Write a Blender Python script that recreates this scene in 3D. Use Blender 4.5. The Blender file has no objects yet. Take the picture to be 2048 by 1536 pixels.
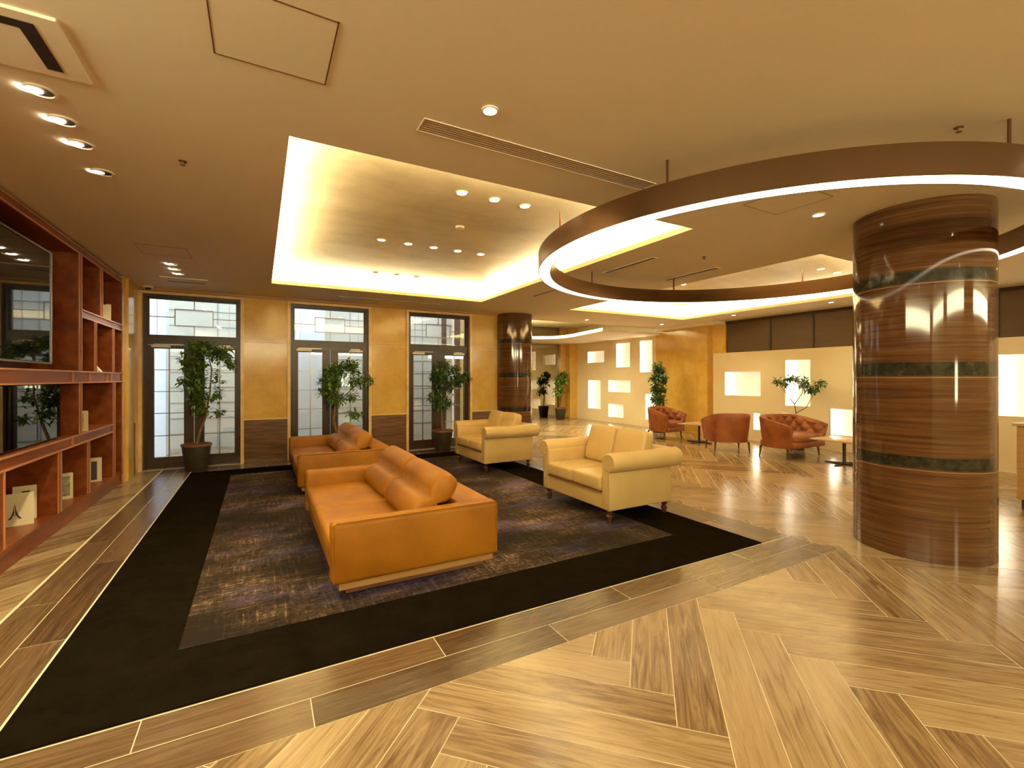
import bpy, bmesh, math, random
from mathutils import Vector, Matrix
PI = math.pi
S = bpy.context.scene
COL = S.collection
CE = 2.87            # ceiling height
WARM = (1.0, 0.89, 0.51)

# ------------------------------------------------------------------ camera, world, exposure
cd = bpy.data.cameras.new('camera'); cam = bpy.data.objects.new('camera', cd); COL.objects.link(cam)
cam.location = (0, 0, 1.45); cam.rotation_euler = (PI/2, 0, -math.atan2(504, 916))
cd.sensor_width = 36; cd.lens = 916/2048*36; cd.shift_y = -11/2048; cd.clip_start = 0.05
S.camera = cam
W = bpy.data.worlds.new('world'); S.world = W; W.use_nodes = True
W.node_tree.nodes['Background'].inputs[0].default_value = (0.80, 0.90, 1.0, 1)
W.node_tree.nodes['Background'].inputs[1].default_value = 1.6
S.view_settings.view_transform = 'Standard'; S.view_settings.look = 'None'
S.view_settings.gamma = 1; S.view_settings.use_curve_mapping = False
S.view_settings.exposure = 1.4
try:
    S.cycles.max_bounces = 8; S.cycles.diffuse_bounces = 5; S.cycles.glossy_bounces = 4
    S.cycles.transparent_max_bounces = 8; S.cycles.sample_clamp_indirect = 4; S.cycles.sample_clamp_direct = 0
    S.cycles.caustics_reflective = False; S.cycles.caustics_refractive = False
except Exception: pass

def area(name, loc, sx, sy, power, rot=(0,0,0), col=WARM, spread=PI, parent=None):
    l = bpy.data.lights.new(name, 'AREA'); l.shape = 'RECTANGLE'; l.size = sx; l.size_y = sy
    l.energy = power; l.color = col; l.spread = spread
    o = bpy.data.objects.new(name, l); COL.objects.link(o); o.location = loc; o.rotation_euler = rot
    if parent: o.parent = parent
    return o
def spot(name, loc, power, angle=100, blend=0.8, rot=(0,0,0), col=WARM, size=0.05, parent=None):
    l = bpy.data.lights.new(name, 'SPOT'); l.energy = power*0.42; l.spot_size = math.radians(angle); l.spot_blend = blend
    l.color = col; l.shadow_soft_size = size
    o = bpy.data.objects.new(name, l); COL.objects.link(o); o.location = loc; o.rotation_euler = rot
    if parent: o.parent = parent
    return o
COVE1 = (0.15, 3.60, 2.98, 7.72); COVE2 = (5.60, 8.95, 2.88, 7.72)
P_COVE = 8.0        # watts per metre of hidden strip
def cove_lights(c):
    x0, x1, y0, y1 = c; e = 0.10; zz = CE+0.045
    cx, cy = (x0+x1)/2, (y0+y1)/2; lx, ly = x1-x0+.1, y1-y0+.1
    area('cove_strip_light', (x0-e, cy, zz), 0.05, ly, P_COVE*ly, (PI, 0.35, 0))
    area('cove_strip_light', (x1+e, cy, zz), 0.05, ly, P_COVE*ly, (PI, -0.35, 0))
    area('cove_strip_light', (cx, y0-e, zz), lx, 0.05, P_COVE*lx, (PI-0.35, 0, 0))
    area('cove_strip_light', (cx, y1+e, zz), lx, 0.05, P_COVE*lx, (PI+0.35, 0, 0))
cove_lights(COVE1); cove_lights(COVE2)

# ------------------------------------------------------------------ materials
def new_mat(name):
    m = bpy.data.materials.new(name); m.use_nodes = True
    nt = m.node_tree; return m, nt, nt.nodes['Principled BSDF']
def L(nt, a, b): nt.links.new(a, b)
def plain(name, col, rough=0.5, metal=0.0, spec=0.5, coat=0.0, emis=None, es=0.0):
    m, nt, b = new_mat(name)
    b.inputs['Base Color'].default_value = (*col, 1); b.inputs['Roughness'].default_value = rough
    b.inputs['Metallic'].default_value = metal; b.inputs['Specular IOR Level'].default_value = spec
    b.inputs['Coat Weight'].default_value = coat; b.inputs['Coat Roughness'].default_value = 0.05
    if emis: b.inputs['Emission Color'].default_value = (*emis, 1); b.inputs['Emission Strength'].default_value = es
    return m
def noisy(name, stops, scale=(1,1,1), detail=6, nscale=4.0, rough=0.5, metal=0.0, spec=0.5, coat=0.0, bump=0.0, dist=0.0, rrough=0.5, lo=0.3, hi=0.7, uv=False, bscale=None):
    m, nt, b = new_mat(name); N = nt.nodes
    tc = N.new('ShaderNodeTexCoord'); mp = N.new('ShaderNodeMapping'); mp.inputs['Scale'].default_value = scale
    L(nt, tc.outputs['UV' if uv else 'Object'], mp.inputs['Vector'])
    n = N.new('ShaderNodeTexNoise'); n.inputs['Scale'].default_value = nscale; n.inputs['Detail'].default_value = detail
    n.inputs['Roughness'].default_value = rrough; n.inputs['Distortion'].default_value = dist
    L(nt, mp.outputs['Vector'], n.inputs['Vector'])
    r = N.new('ShaderNodeValToRGB'); e = r.color_ramp.elements
    while len(e) < len(stops): e.new(0.5)
    for i, c in enumerate(stops):
        e[i].position = lo+(hi-lo)*i/(len(stops)-1); e[i].color = (*c, 1)
    L(nt, n.outputs['Fac'], r.inputs['Fac']); L(nt, r.outputs['Color'], b.inputs['Base Color'])
    b.inputs['Roughness'].default_value = rough; b.inputs['Metallic'].default_value = metal
    b.inputs['Specular IOR Level'].default_value = spec; b.inputs['Coat Weight'].default_value = coat
    b.inputs['Coat Roughness'].default_value = 0.04
    if bump:
        bn = N.new('ShaderNodeTexNoise'); bn.inputs['Scale'].default_value = bscale or nscale*4; bn.inputs['Detail'].default_value = 4
        L(nt, mp.outputs['Vector'], bn.inputs['Vector'])
        bp = N.new('ShaderNodeBump'); bp.inputs['Strength'].default_value = bump; bp.inputs['Distance'].default_value = 0.01
        L(nt, bn.outputs['Fac'], bp.inputs['Height']); L(nt, bp.outputs['Normal'], b.inputs['Normal'])
    return m
def emit(name, col, s):
    m, nt, b = new_mat(name); nt.nodes.remove(b)
    e = nt.nodes.new('ShaderNodeEmission'); e.inputs[0].default_value = (*col, 1); e.inputs[1].default_value = s
    L(nt, e.outputs[0], nt.nodes['Material Output'].inputs[0]); return m
def glass(name, tint=(.92,.96,1), refl=0.25, rough=0.0):
    m, nt, b = new_mat(name); nt.nodes.remove(b); N = nt.nodes
    t = N.new('ShaderNodeBsdfTransparent'); t.inputs[0].default_value = (*tint, 1)
    g = N.new('ShaderNodeBsdfGlossy'); g.inputs['Roughness'].default_value = rough
    f = N.new('ShaderNodeFresnel'); f.inputs[0].default_value = 1.5
    a = N.new('ShaderNodeMath'); a.operation = 'ADD'; a.inputs[1].default_value = refl; a.use_clamp = True
    L(nt, f.outputs[0], a.inputs[0]); mx = N.new('ShaderNodeMixShader')
    L(nt, a.outputs[0], mx.inputs[0]); L(nt, t.outputs[0], mx.inputs[1]); L(nt, g.outputs[0], mx.inputs[2])
    L(nt, mx.outputs[0], N['Material Output'].inputs[0]); return m

def plank_mat(name, stops, rough, grain=(1.6, 22.0)):
    m, nt, b = new_mat(name); N = nt.nodes
    uv = N.new('ShaderNodeUVMap'); uv.uv_map = 'UVMap'
    mp = N.new('ShaderNodeMapping'); mp.inputs['Scale'].default_value = (grain[0], grain[1], 1)
    L(nt, uv.outputs[0], mp.inputs['Vector'])
    n = N.new('ShaderNodeTexNoise'); n.inputs['Scale'].default_value = 1.0; n.inputs['Detail'].default_value = 7
    n.inputs['Distortion'].default_value = 2.2; n.inputs['Roughness'].default_value = 0.62
    L(nt, mp.outputs[0], n.inputs['Vector'])
    at = N.new('ShaderNodeAttribute'); at.attribute_name = 'tone'
    ad = N.new('ShaderNodeMath'); ad.operation = 'MULTIPLY_ADD'; ad.inputs[1].default_value = 0.26
    L(nt, at.outputs['Fac'], ad.inputs[0]); L(nt, n.outputs['Fac'], ad.inputs[2])
    sb = N.new('ShaderNodeMath'); sb.operation = 'SUBTRACT'; sb.inputs[1].default_value = 0.13; L(nt, ad.outputs[0], sb.inputs[0])
    r = N.new('ShaderNodeValToRGB'); e = r.color_ramp.elements
    while len(e) < len(stops): e.new(0.5)
    for i, c in enumerate(stops):
        e[i].position = 0.25+0.5*i/(len(stops)-1); e[i].color = (*c, 1)
    L(nt, sb.outputs[0], r.inputs[0]); L(nt, r.outputs[0], b.inputs['Base Color'])
    b.inputs['Roughness'].default_value = rough; b.inputs['Specular IOR Level'].default_value = 0.6
    return m

M = {}
M['ceiling'] = noisy('ceiling_paint', [(.80,.72,.56),(.84,.76,.60)], nscale=0.7, rough=.75, spec=.15)
M['tray'] = noisy('tray_wallpaper', [(.56,.46,.29),(.74,.62,.41),(.84,.71,.49)], scale=(1,1.5,1), nscale=1.3, detail=10, rough=.4, spec=.4, rrough=.65)
M['fascia'] = plain('cream_gloss_paint', (.80,.68,.48), .35)
M['floor'] = plank_mat('light_wood_tile', [(.12,.065,.028),(.25,.155,.074),(.37,.25,.13),(.43,.31,.175)], .22)
M['border'] = plank_mat('brown_wood_tile', [(.045,.021,.009),(.085,.044,.02),(.13,.072,.034),(.18,.108,.053)], .26)
M['grout'] = plain('grout', (.74,.62,.42), .6)
M['marble'] = noisy('gold_marble', [(.46,.24,.035),(.62,.37,.075),(.68,.43,.10),(.74,.51,.16)], nscale=2.4, detail=12, rough=.15, spec=.5, dist=.8, rrough=.7, lo=.22, hi=.72)
M['marble_trim'] = noisy('cream_marble_trim', [(.70,.46,.18),(.86,.64,.32)], nscale=5, rough=.2)
M['mirror'] = plain('tinted_mirror', (.40,.36,.27), .02, metal=1)
M['wain'] = noisy('wood_wainscot', [(.06,.026,.010),(.14,.065,.025),(.20,.10,.04)], scale=(1,1,14), nscale=2.2, rough=.3)
M['dark_frame'] = noisy('dark_brown_frame', [(.030,.012,.006),(.052,.023,.012)], scale=(6,6,1), nscale=3, rough=.32)
M['black_frame'] = plain('black_metal', (.02,.022,.026), .35)
M['glass'] = glass('door_glass', (.90,.95,.98), .05)
M['cherry'] = noisy('cherry_wood', [(.13,.022,.004),(.20,.042,.008),(.26,.068,.013)], scale=(6,1,6), nscale=1.6, detail=8, rough=.34)
M['cherry_light'] = noisy('cherry_edge', [(.42,.17,.075),(.52,.24,.11)], scale=(2,1,2), nscale=2, rough=.3)
M['black_glass'] = plain('black_screen', (.006,.006,.007), .03, spec=.9)
M['grey_metal'] = plain('grey_metal', (.30,.29,.28), .3, metal=.9)
M['orange'] = noisy('orange_leather', [(.24,.082,.004),(.31,.115,.006),(.37,.145,.010)], nscale=2.6, rough=.45, spec=.25, bump=.12, bscale=160)
M['sofa_wood'] = noisy('pale_wood_rail', [(.35,.18,.06),(.46,.26,.10)], scale=(1,1,8), nscale=3, rough=.4)
M['plinth'] = noisy('brown_wood_plinth', [(.16,.06,.022),(.24,.10,.04)], scale=(1,1,8), nscale=3, rough=.4)
M['cream'] = noisy('cream_leather', [(.51,.345,.125),(.59,.41,.16)], nscale=3, rough=.40, spec=.4, bump=.08, bscale=200)
M['nail'] = plain('brass_nail', (.50,.35,.16), .3, metal=1)
M['darkwood'] = plain('dark_turned_wood', (.09,.028,.014), .25, coat=.3)
M['tan'] = noisy('rust_leather', [(.17,.045,.014),(.26,.08,.025),(.31,.105,.035)], nscale=4, spec=.3, rough=.45, bump=.1, bscale=120)
M['pot'] = noisy('dark_pot', [(.022,.018,.012),(.045,.035,.024)], nscale=8, rough=.5)
M['pot_rim'] = plain('terracotta_rim', (.20,.075,.035), .6)
M['soil'] = plain('soil', (.10,.045,.022), .95)
M['bark'] = noisy('bark', [(.14,.08,.04),(.26,.16,.09)], nscale=20, rough=.85)
M['leaf'] = noisy('leaf_green', [(.05,.11,.015),(.13,.24,.04),(.26,.38,.09)], nscale=9, rough=.38, lo=.3, hi=.7)
M['leaf_dark'] = noisy('leaf_deep_green', [(.04,.085,.022),(.09,.17,.05),(.17,.27,.09)], nscale=7, rough=.4)
M['copper'] = plain('bronze_metal', (.12,.060,.024), .28, metal=.6)
M['diffuser'] = emit('ring_diffuser', (1,.84,.55), 3.2)
M['lamp'] = emit('lamp_face', (1,.80,.52), 14.0)
M['lamp_dim'] = emit('lamp_face_dim', (1,.80,.52), 2.0)
M['white_trim'] = plain('white_enamel', (.80,.70,.55), .35)
M['hole'] = plain('dark_recess', (.02,.012,.008), .7)
M['seam'] = plain('brown_joint', (.16,.07,.03), .6)
M['panelwall'] = noisy('sand_wall', [(.72,.60,.40),(.79,.68,.47)], nscale=1.1, rough=.35, spec=.3)
M['lightbox'] = plain('lightbox_back', (.92,.88,.78), .6, emis=(1,.90,.72), es=.16)
M['fill_panel'] = emit('added_fill_glow', (1,.91,.55), 11.0)  # glow of the unseen panels added as fill for the ceiling
M['lightstrip'] = emit('lightbox_strip', (1,.90,.72), 9.0)
M['boxframe'] = plain('lightbox_frame', (.88,.78,.58), .4)
M['dark_panel'] = noisy('brown_roller_blind', [(.075,.038,.017),(.10,.052,.024)], scale=(1,1,40), nscale=2, rough=.45)
M['book'] = plain('book_cover_cream', (.72,.62,.42), .5)
M['pages'] = plain('book_pages', (.85,.80,.68), .8)
M['ink'] = plain('dark_print', (.03,.028,.026), .5)
M['grey_print'] = noisy('grey_print', [(.12,.11,.08),(.45,.40,.28)], nscale=30, rough=.5)
M['outwall'] = noisy('outside_stone', [(.58,.53,.42),(.68,.62,.50)], nscale=2, rough=.8)
M['outwhite'] = plain('outside_white_pier', (.86,.90,.95), .7)
M['outdark'] = plain('outside_brown_post', (.10,.045,.03), .6)
M['outblue'] = plain('outside_blue_panel', (.32,.42,.62), .6)
M['ground'] = plain('outside_paving', (.45,.44,.42), .8)
M['tabletop'] = noisy('table_wood', [(.40,.24,.11),(.50,.32,.16)], scale=(6,1,1), nscale=2, rough=.3)
M['table_leg'] = plain('dark_iron', (.06,.045,.035), .4, metal=.6)
M['grille'] = plain('grille_metal', (.60,.47,.31), .4, metal=.0)

def pillar_mat():
    m, nt, b = new_mat('banded_brown_marble'); N = nt.nodes
    tc = N.new('ShaderNodeTexCoord'); mp = N.new('ShaderNodeMapping'); mp.inputs['Scale'].default_value = (.5,.5,17)
    mp.inputs['Rotation'].default_value = (.025,.02,0)
    L(nt, tc.outputs['Object'], mp.inputs[0])
    n = N.new('ShaderNodeTexNoise'); n.inputs['Scale'].default_value = 2.3; n.inputs['Detail'].default_value = 9; n.inputs['Roughness'].default_value = .68
    L(nt, mp.outputs[0], n.inputs['Vector'])
    r = N.new('ShaderNodeValToRGB'); e = r.color_ramp.elements
    cols = [(.045,.018,.007),(.085,.035,.013),(.115,.050,.018),(.145,.068,.026),(.24,.13,.06)]
    while len(e) < 5: e.new(.5)
    for i, c in enumerate(cols): e[i].position = [.28,.42,.52,.62,.76][i]; e[i].color = (*c, 1)
    L(nt, n.outputs['Fac'], r.inputs[0]); L(nt, r.outputs[0], b.inputs['Base Color'])
    b.inputs['Roughness'].default_value = .07; b.inputs['Specular IOR Level'].default_value = .55
    return m
M['pillar'] = pillar_mat()
M['pillar_band'] = noisy('dark_green_stone_band', [(.012,.012,.008),(.035,.032,.02),(.11,.09,.05)], nscale=14, detail=10, rough=.08, lo=.35, hi=.8, rrough=.7)
M['pillar_joint'] = plain('pale_stone_joint', (.36,.24,.13), .2)

def rug_field_mat():
    m, nt, b = new_mat('woven_rug_field'); N = nt.nodes
    tc = N.new('ShaderNodeTexCoord')
    def noise(scale, rot, ns, det, rg=.6, ds=0):
        mp = N.new('ShaderNodeMapping'); mp.inputs['Scale'].default_value = scale; mp.inputs['Rotation'].default_value = (0,0,rot)
        L(nt, tc.outputs['Object'], mp.inputs[0]); n = N.new('ShaderNodeTexNoise')
        n.inputs['Scale'].default_value = ns; n.inputs['Detail'].default_value = det; n.inputs['Roughness'].default_value = rg; n.inputs['Distortion'].default_value = ds
        L(nt, mp.outputs[0], n.inputs['Vector']); return n
    a = noise((1,1,1), 0, 34, 6, .7); w1 = noise((26,2.2,1), 0, 1.6, 6, .75); w2 = noise((2.2,26,1), 0, 1.6, 6, .75)
    big = noise((1,1.8,1), .1, .9, 4); pur = noise((.8,2.2,1), 0, 1.1, 5, .55)
    mx = N.new('ShaderNodeMix'); mx.data_type = 'FLOAT'
    s = N.new('ShaderNodeMath'); s.operation = 'MAXIMUM'; L(nt, w1.outputs['Fac'], s.inputs[0]); L(nt, w2.outputs['Fac'], s.inputs[1])
    m1 = N.new('ShaderNodeMath'); m1.operation = 'MULTIPLY_ADD'; m1.inputs[1].default_value = .5; L(nt, a.outputs['Fac'], m1.inputs[0]); L(nt, s.outputs[0], m1.inputs[2])
    m2 = N.new('ShaderNodeMath'); m2.operation = 'MULTIPLY_ADD'; m2.inputs[1].default_value = .9; L(nt, big.outputs['Fac'], m2.inputs[0]); L(nt, m1.outputs[0], m2.inputs[2])
    r = N.new('ShaderNodeValToRGB'); e = r.color_ramp.elements
    cols = [(.014,.008,.005),(.042,.024,.014),(.11,.068,.04),(.36,.26,.17)]
    while len(e) < 4: e.new(.5)
    mr = N.new('ShaderNodeMapRange'); mr.inputs[1].default_value = 1.10; mr.inputs[2].default_value = 1.55
    L(nt, m2.outputs[0], mr.inputs[0])
    for i, c in enumerate(cols): e[i].position = [.1,.4,.62,.95][i]; e[i].color = (*c, 1)
    L(nt, mr.outputs[0], r.inputs[0])
    pr = N.new('ShaderNodeMapRange'); pr.inputs[1].default_value = .51; pr.inputs[2].default_value = .63; pr.inputs[4].default_value = .75
    L(nt, pur.outputs['Fac'], pr.inputs[0])
    pc = N.new('ShaderNodeMix'); pc.data_type = 'RGBA'; pc.blend_type = 'MIX'
    L(nt, pr.outputs[0], pc.inputs[0]); L(nt, r.outputs[0], pc.inputs[6])
    r2 = N.new('ShaderNodeValToRGB'); r2.color_ramp.elements[0].color = (.020,.013,.034,1); r2.color_ramp.elements[1].color = (.17,.12,.19,1)
    L(nt, mr.outputs[0], r2.inputs[0]); L(nt, r2.outputs[0], pc.inputs[7])
    L(nt, pc.outputs[2], b.inputs['Base Color']); b.inputs['Roughness'].default_value = .9; b.inputs['Specular IOR Level'].default_value = .15
    b.inputs['Sheen Weight'].default_value = 0
    return m
M['rug'] = rug_field_mat()
M['rug_border'] = noisy('dark_olive_carpet', [(.006,.004,.002),(.013,.009,.005)], nscale=5, detail=10, rough=.95, spec=0.0, rrough=.8, bump=.3, bscale=300)

# ------------------------------------------------------------------ object helpers
ROOT = {}
def origin_of(o):
    while o.parent: o = o.parent
    return ROOT.get(o.name, Vector((0,0,0)))
def obj(name, bm, mat, parent=None, smooth=False, local=False, mods=None):
    if parent is not None and not local:
        bmesh.ops.translate(bm, verts=bm.verts, vec=-origin_of(parent))
    me = bpy.data.meshes.new(name)
    bmesh.ops.recalc_face_normals(bm, faces=bm.faces)
    bm.to_mesh(me); bm.free()
    for m in (mat if isinstance(mat, (list, tuple)) else [mat]): me.materials.append(M[m] if isinstance(m, str) else m)
    if smooth:
        for p in me.polygons: p.use_smooth = True
        if smooth != 'all':
            try: me.set_sharp_from_angle(angle=math.radians(38))
            except Exception: pass
    o = bpy.data.objects.new(name, me); COL.objects.link(o)
    if parent is not None: o.parent = parent
    return o
def tag(o, label=None, cat=None, group=None, kind=None):
    if label: o['label'] = label
    if cat: o['category'] = cat
    if group: o['group'] = group
    if kind: o['kind'] = kind
    return o
def thing(name, loc, label, cat, rz=0, group=None):
    o = bpy.data.objects.new(name, None); COL.objects.link(o); o.location = loc; o.rotation_euler = (0,0,rz)
    o.empty_display_size = .1; ROOT[o.name] = Vector(loc); return tag(o, label, cat, group)
def solo(name, bm, mat, loc, label, cat, group=None, smooth=False):
    bmesh.ops.translate(bm, verts=bm.verts, vec=-Vector(loc))
    o = obj(name, bm, mat, None, smooth); o.location = loc; ROOT[o.name] = Vector(loc); return tag(o, label, cat, group)
def struct(name, bm, mat, parent=None, smooth=False):
    o = obj(name, bm, mat, parent, smooth)
    if parent is None: o['kind'] = 'structure'
    return o
def copy_tree(o, parent=None):
    c = o.copy(); COL.objects.link(c)
    if parent is not None: c.parent = parent
    for ch in list(o.children): copy_tree(ch, c)
    return c
NB = bmesh.new
def box(bm, x0, x1, y0, y1, z0, z1, r=0, seg=2):
    vs = [bm.verts.new(p) for p in [(x0,y0,z0),(x1,y0,z0),(x1,y1,z0),(x0,y1,z0),(x0,y0,z1),(x1,y0,z1),(x1,y1,z1),(x0,y1,z1)]]
    fs = [bm.faces.new([vs[i] for i in f]) for f in [(0,3,2,1),(4,5,6,7),(0,1,5,4),(1,2,6,5),(2,3,7,6),(3,0,4,7)]]
    if r > 0:
        es = set(); [es.update(f.edges) for f in fs]
        bmesh.ops.bevel(bm, geom=list(es), offset=r, segments=seg, profile=.5, affect='EDGES')
    return bm
def lathe(bm, prof, c=(0,0,0), seg=32, cap=True):
    rings = []
    for r, z in prof:
        rings.append([bm.verts.new((c[0]+r*math.cos(2*PI*i/seg), c[1]+r*math.sin(2*PI*i/seg), c[2]+z)) for i in range(seg)])
    for a, b in zip(rings, rings[1:]):
        for i in range(seg): bm.faces.new([a[i], a[(i+1)%seg], b[(i+1)%seg], b[i]])
    if cap: bm.faces.new(rings[0][::-1]); bm.faces.new(rings[-1])
    return bm
def tube(bm, pts, rad, seg=8):
    pts = [Vector(p) for p in pts]; rings = []
    n = len(pts); rr = rad if isinstance(rad, (list, tuple)) else [rad]*n
    for i, p in enumerate(pts):
        d = (pts[min(i+1,n-1)]-pts[max(i-1,0)]).normalized()
        u = d.cross(Vector((0,0,1)) if abs(d.z) < .9 else Vector((1,0,0))).normalized(); v = d.cross(u)
        rings.append([bm.verts.new(p+(u*math.cos(2*PI*k/seg)+v*math.sin(2*PI*k/seg))*rr[i]) for k in range(seg)])
    for a, b in zip(rings, rings[1:]):
        for k in range(seg): bm.faces.new([a[k], a[(k+1)%seg], b[(k+1)%seg], b[k]])
    bm.faces.new(rings[0][::-1]); bm.faces.new(rings[-1]); return bm
def prism(bm, pts, z0, z1):
    a = [bm.verts.new((x,y,z0)) for x,y in pts]; b = [bm.verts.new((x,y,z1)) for x,y in pts]
    bm.faces.new(a[::-1]); bm.faces.new(b); n = len(pts)
    for i in range(n): bm.faces.new([a[i], a[(i+1)%n], b[(i+1)%n], b[i]])
    return bm
def annulus(bm, cx, cy, r0, r1, z0, z1, seg=128):
    R = []
    for i in range(seg):
        c, s = math.cos(2*PI*i/seg), math.sin(2*PI*i/seg)
        R.append([bm.verts.new((cx+r*c, cy+r*s, z)) for r, z in ((r0,z0),(r1,z0),(r1,z1),(r0,z1))])
    for i in range(seg):
        a, b = R[i], R[(i+1)%seg]
        for k in range(4): bm.faces.new([a[k], a[(k+1)%4], b[(k+1)%4], b[k]])
    return bm
def plane_holes(bm, u0, u1, v0, v1, holes, f):
    us = sorted({u0,u1,*[h[0] for h in holes],*[h[1] for h in holes]}); vs = sorted({v0,v1,*[h[2] for h in holes],*[h[3] for h in holes]})
    us = [u for u in us if u0 <= u <= u1]; vs = [v for v in vs if v0 <= v <= v1]
    cache = {}
    def V(u, v):
        if (u,v) not in cache: cache[(u,v)] = bm.verts.new(f(u,v))
        return cache[(u,v)]
    for a, b in zip(us, us[1:]):
        for c, d in zip(vs, vs[1:]):
            mu, mv = (a+b)/2, (c+d)/2
            if any(h[0] < mu < h[1] and h[2] < mv < h[3] for h in holes): continue
            bm.faces.new([V(a,c), V(b,c), V(b,d), V(a,d)])
    return bm
def puff(bm, c, size, px=.0, n=10, e=4.0, rot=None, pinch=0):
    """soft cushion: superellipsoid-like box with domed faces"""
    cx, cy, cz = c; sx, sy, sz = [s/2 for s in size]
    tmp = bmesh.new(); bmesh.ops.create_cube(tmp, size=2)
    bmesh.ops.subdivide_edges(tmp, edges=tmp.edges, cuts=n, use_grid_fill=True)
    for v in tmp.verts:
        x, y, z = v.co
        k = (abs(x)**e+abs(y)**e+abs(z)**e)**(1/e); v.co = Vector((x,y,z))/k
        if px:
            x, y, z = v.co; v.co.z = z*(1+px*(1-x*x)*(1-y*y))
    mt = (rot or Matrix.Identity(4))
    for v in tmp.verts:
        p = Vector((v.co.x*sx, v.co.y*sy, v.co.z*sz)); p = mt @ p; v.co = p+Vector(c)
    me = bpy.data.meshes.new('t'); tmp.to_mesh(me); tmp.free(); bm.from_mesh(me); bpy.data.meshes.remove(me)
    return bm

# ------------------------------------------------------------------ floor
random.seed(4)
def clip(poly, x0, x1, y0, y1):
    for ax, lim, sg in ((0,x0,1),(0,x1,-1),(1,y0,1),(1,y1,-1)):
        out = []; n = len(poly)
        for i in range(n):
            a, b = poly[i], poly[(i+1)%n]; da, db = (a[ax]-lim)*sg, (b[ax]-lim)*sg
            if da >= 0: out.append(a)
            if (da > 0 > db) or (da < 0 < db):
                t = da/(da-db); out.append(tuple(a[k]+t*(b[k]-a[k]) for k in range(4)))
        poly = out
        if len(poly) < 3: return []
    return poly
def planks(bm, polys):
    uvl = bm.loops.layers.uv.new('UVMap'); tl = bm.loops.layers.float_color.new('tone')
    for poly, tone in polys:
        f = bm.faces.new([bm.verts.new((p[0], p[1], 0)) for p in poly])
        for l, p in zip(f.loops, poly): l[uvl].uv = (p[2], p[3]); l[tl] = (tone,)*3+(1,)
FX0, FX1, FY0, FY1 = -2.1, 10.3, -3.4, 13.95
BX0, BX1, BY0, BY1 = -1.36, 4.28, 2.06, 9.2           # outer edge of brown plank border
RX0, RX1, RY0, RY1 = -0.93, 3.87, 2.47, 8.50          # rug
PL, PW, G = 1.29, .198, .0022
Q = math.sqrt(.5); ox, oy = 1.66, 1.477
polys = []
regs = [(FX0,BX0,FY0,FY1),(BX1,FX1,FY0,FY1),(BX0,BX1,FY0,BY0),(BX0,BX1,BY1,FY1)]
for j in range(-9, 10):
    for k in range(-75, 75):
        for typ in (0, 1):
            u0 = k*PW+j*PL; v0 = k*PW-j*PL
            if typ == 0: U = (u0, u0+PL, v0, v0+PW)
            else: U = (u0, u0+PW, v0+PW, v0+PW+PL)
            uo, vo = random.uniform(0,50), random.uniform(0,50); tone = random.random()
            a, b, c, d = U[0]+G, U[1]-G, U[2]+G, U[3]-G
            pts = []
            for (u, v) in ((a,c),(b,c),(b,d),(a,d)):
                x, y = ox+(u-v)*Q, oy+(u+v)*Q
                tu, tv = (u-U[0], v-U[2]) if typ == 0 else (v-U[2], u-U[0])
                pts.append((x, y, uo+tu, vo+tv))
            if max(p[0] for p in pts) < FX0 or min(p[0] for p in pts) > FX1 or max(p[1] for p in pts) < FY0 or min(p[1] for p in pts) > FY1: continue
            for r in regs:
                q = clip(pts, *r)
                if q: polys.append((q, tone))
bm = NB(); planks(bm, polys)
floor = struct('floor', bm, 'floor')
bm = NB(); box(bm, FX0, FX1, FY0, FY1, -.06, -.0012); struct('grout_bed', bm, 'grout', floor)
polys = []
def border_rows(along, a0, a1, c0, rows, start):
    for r in range(rows):
        s = start[r]-PL*10
        while s < a1:
            lo, hi = max(s+G, a0), min(s+PL-G, a1)
            if hi > lo:
                cl, ch = c0+r*.2+.0035, c0+(r+1)*.2-.0015; uo, vo, t = random.uniform(0,50), random.uniform(0,50), random.random()
                if along == 'x': polys.append(([(lo,cl,uo,vo),(hi,cl,uo+hi-lo,vo),(hi,ch,uo+hi-lo,vo+.2),(lo,ch,uo,vo+.2)], t))
                else: polys.append(([(cl,lo,uo,vo),(ch,lo,uo,vo+.2),(ch,hi,uo+hi-lo,vo+.2),(cl,hi,uo+hi-lo,vo)], t))
            s += PL
border_rows('x', BX0, BX1, BY0, 2, (.2, -.44))
border_rows('y', RY0, BY1, BX0+.015, 2, (4.03, 3.43))
border_rows('y', RY0, BY1, RX1+.005, 2, (3.1, 3.8))
border_rows('x', RX0, RX1, RY1+.005, 3, (.1, .7, .3))
bm = NB(); planks(bm, polys); struct('plank_border', bm, 'border', floor)

# rug
rug = thing('area_rug', (1.47, 5.6, 0), 'large dark rug with a patterned brown and purple field under the orange sofas', 'rug')
bm = NB(); box(bm, RX0, RX1, RY0, RY1, .0005, .008); obj('rug_border', bm, 'rug_border', rug)
bm = NB(); box(bm, -.38, 3.33, 2.98, 8.0, .008, .0105); obj('rug_field', bm, 'rug', rug)

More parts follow.
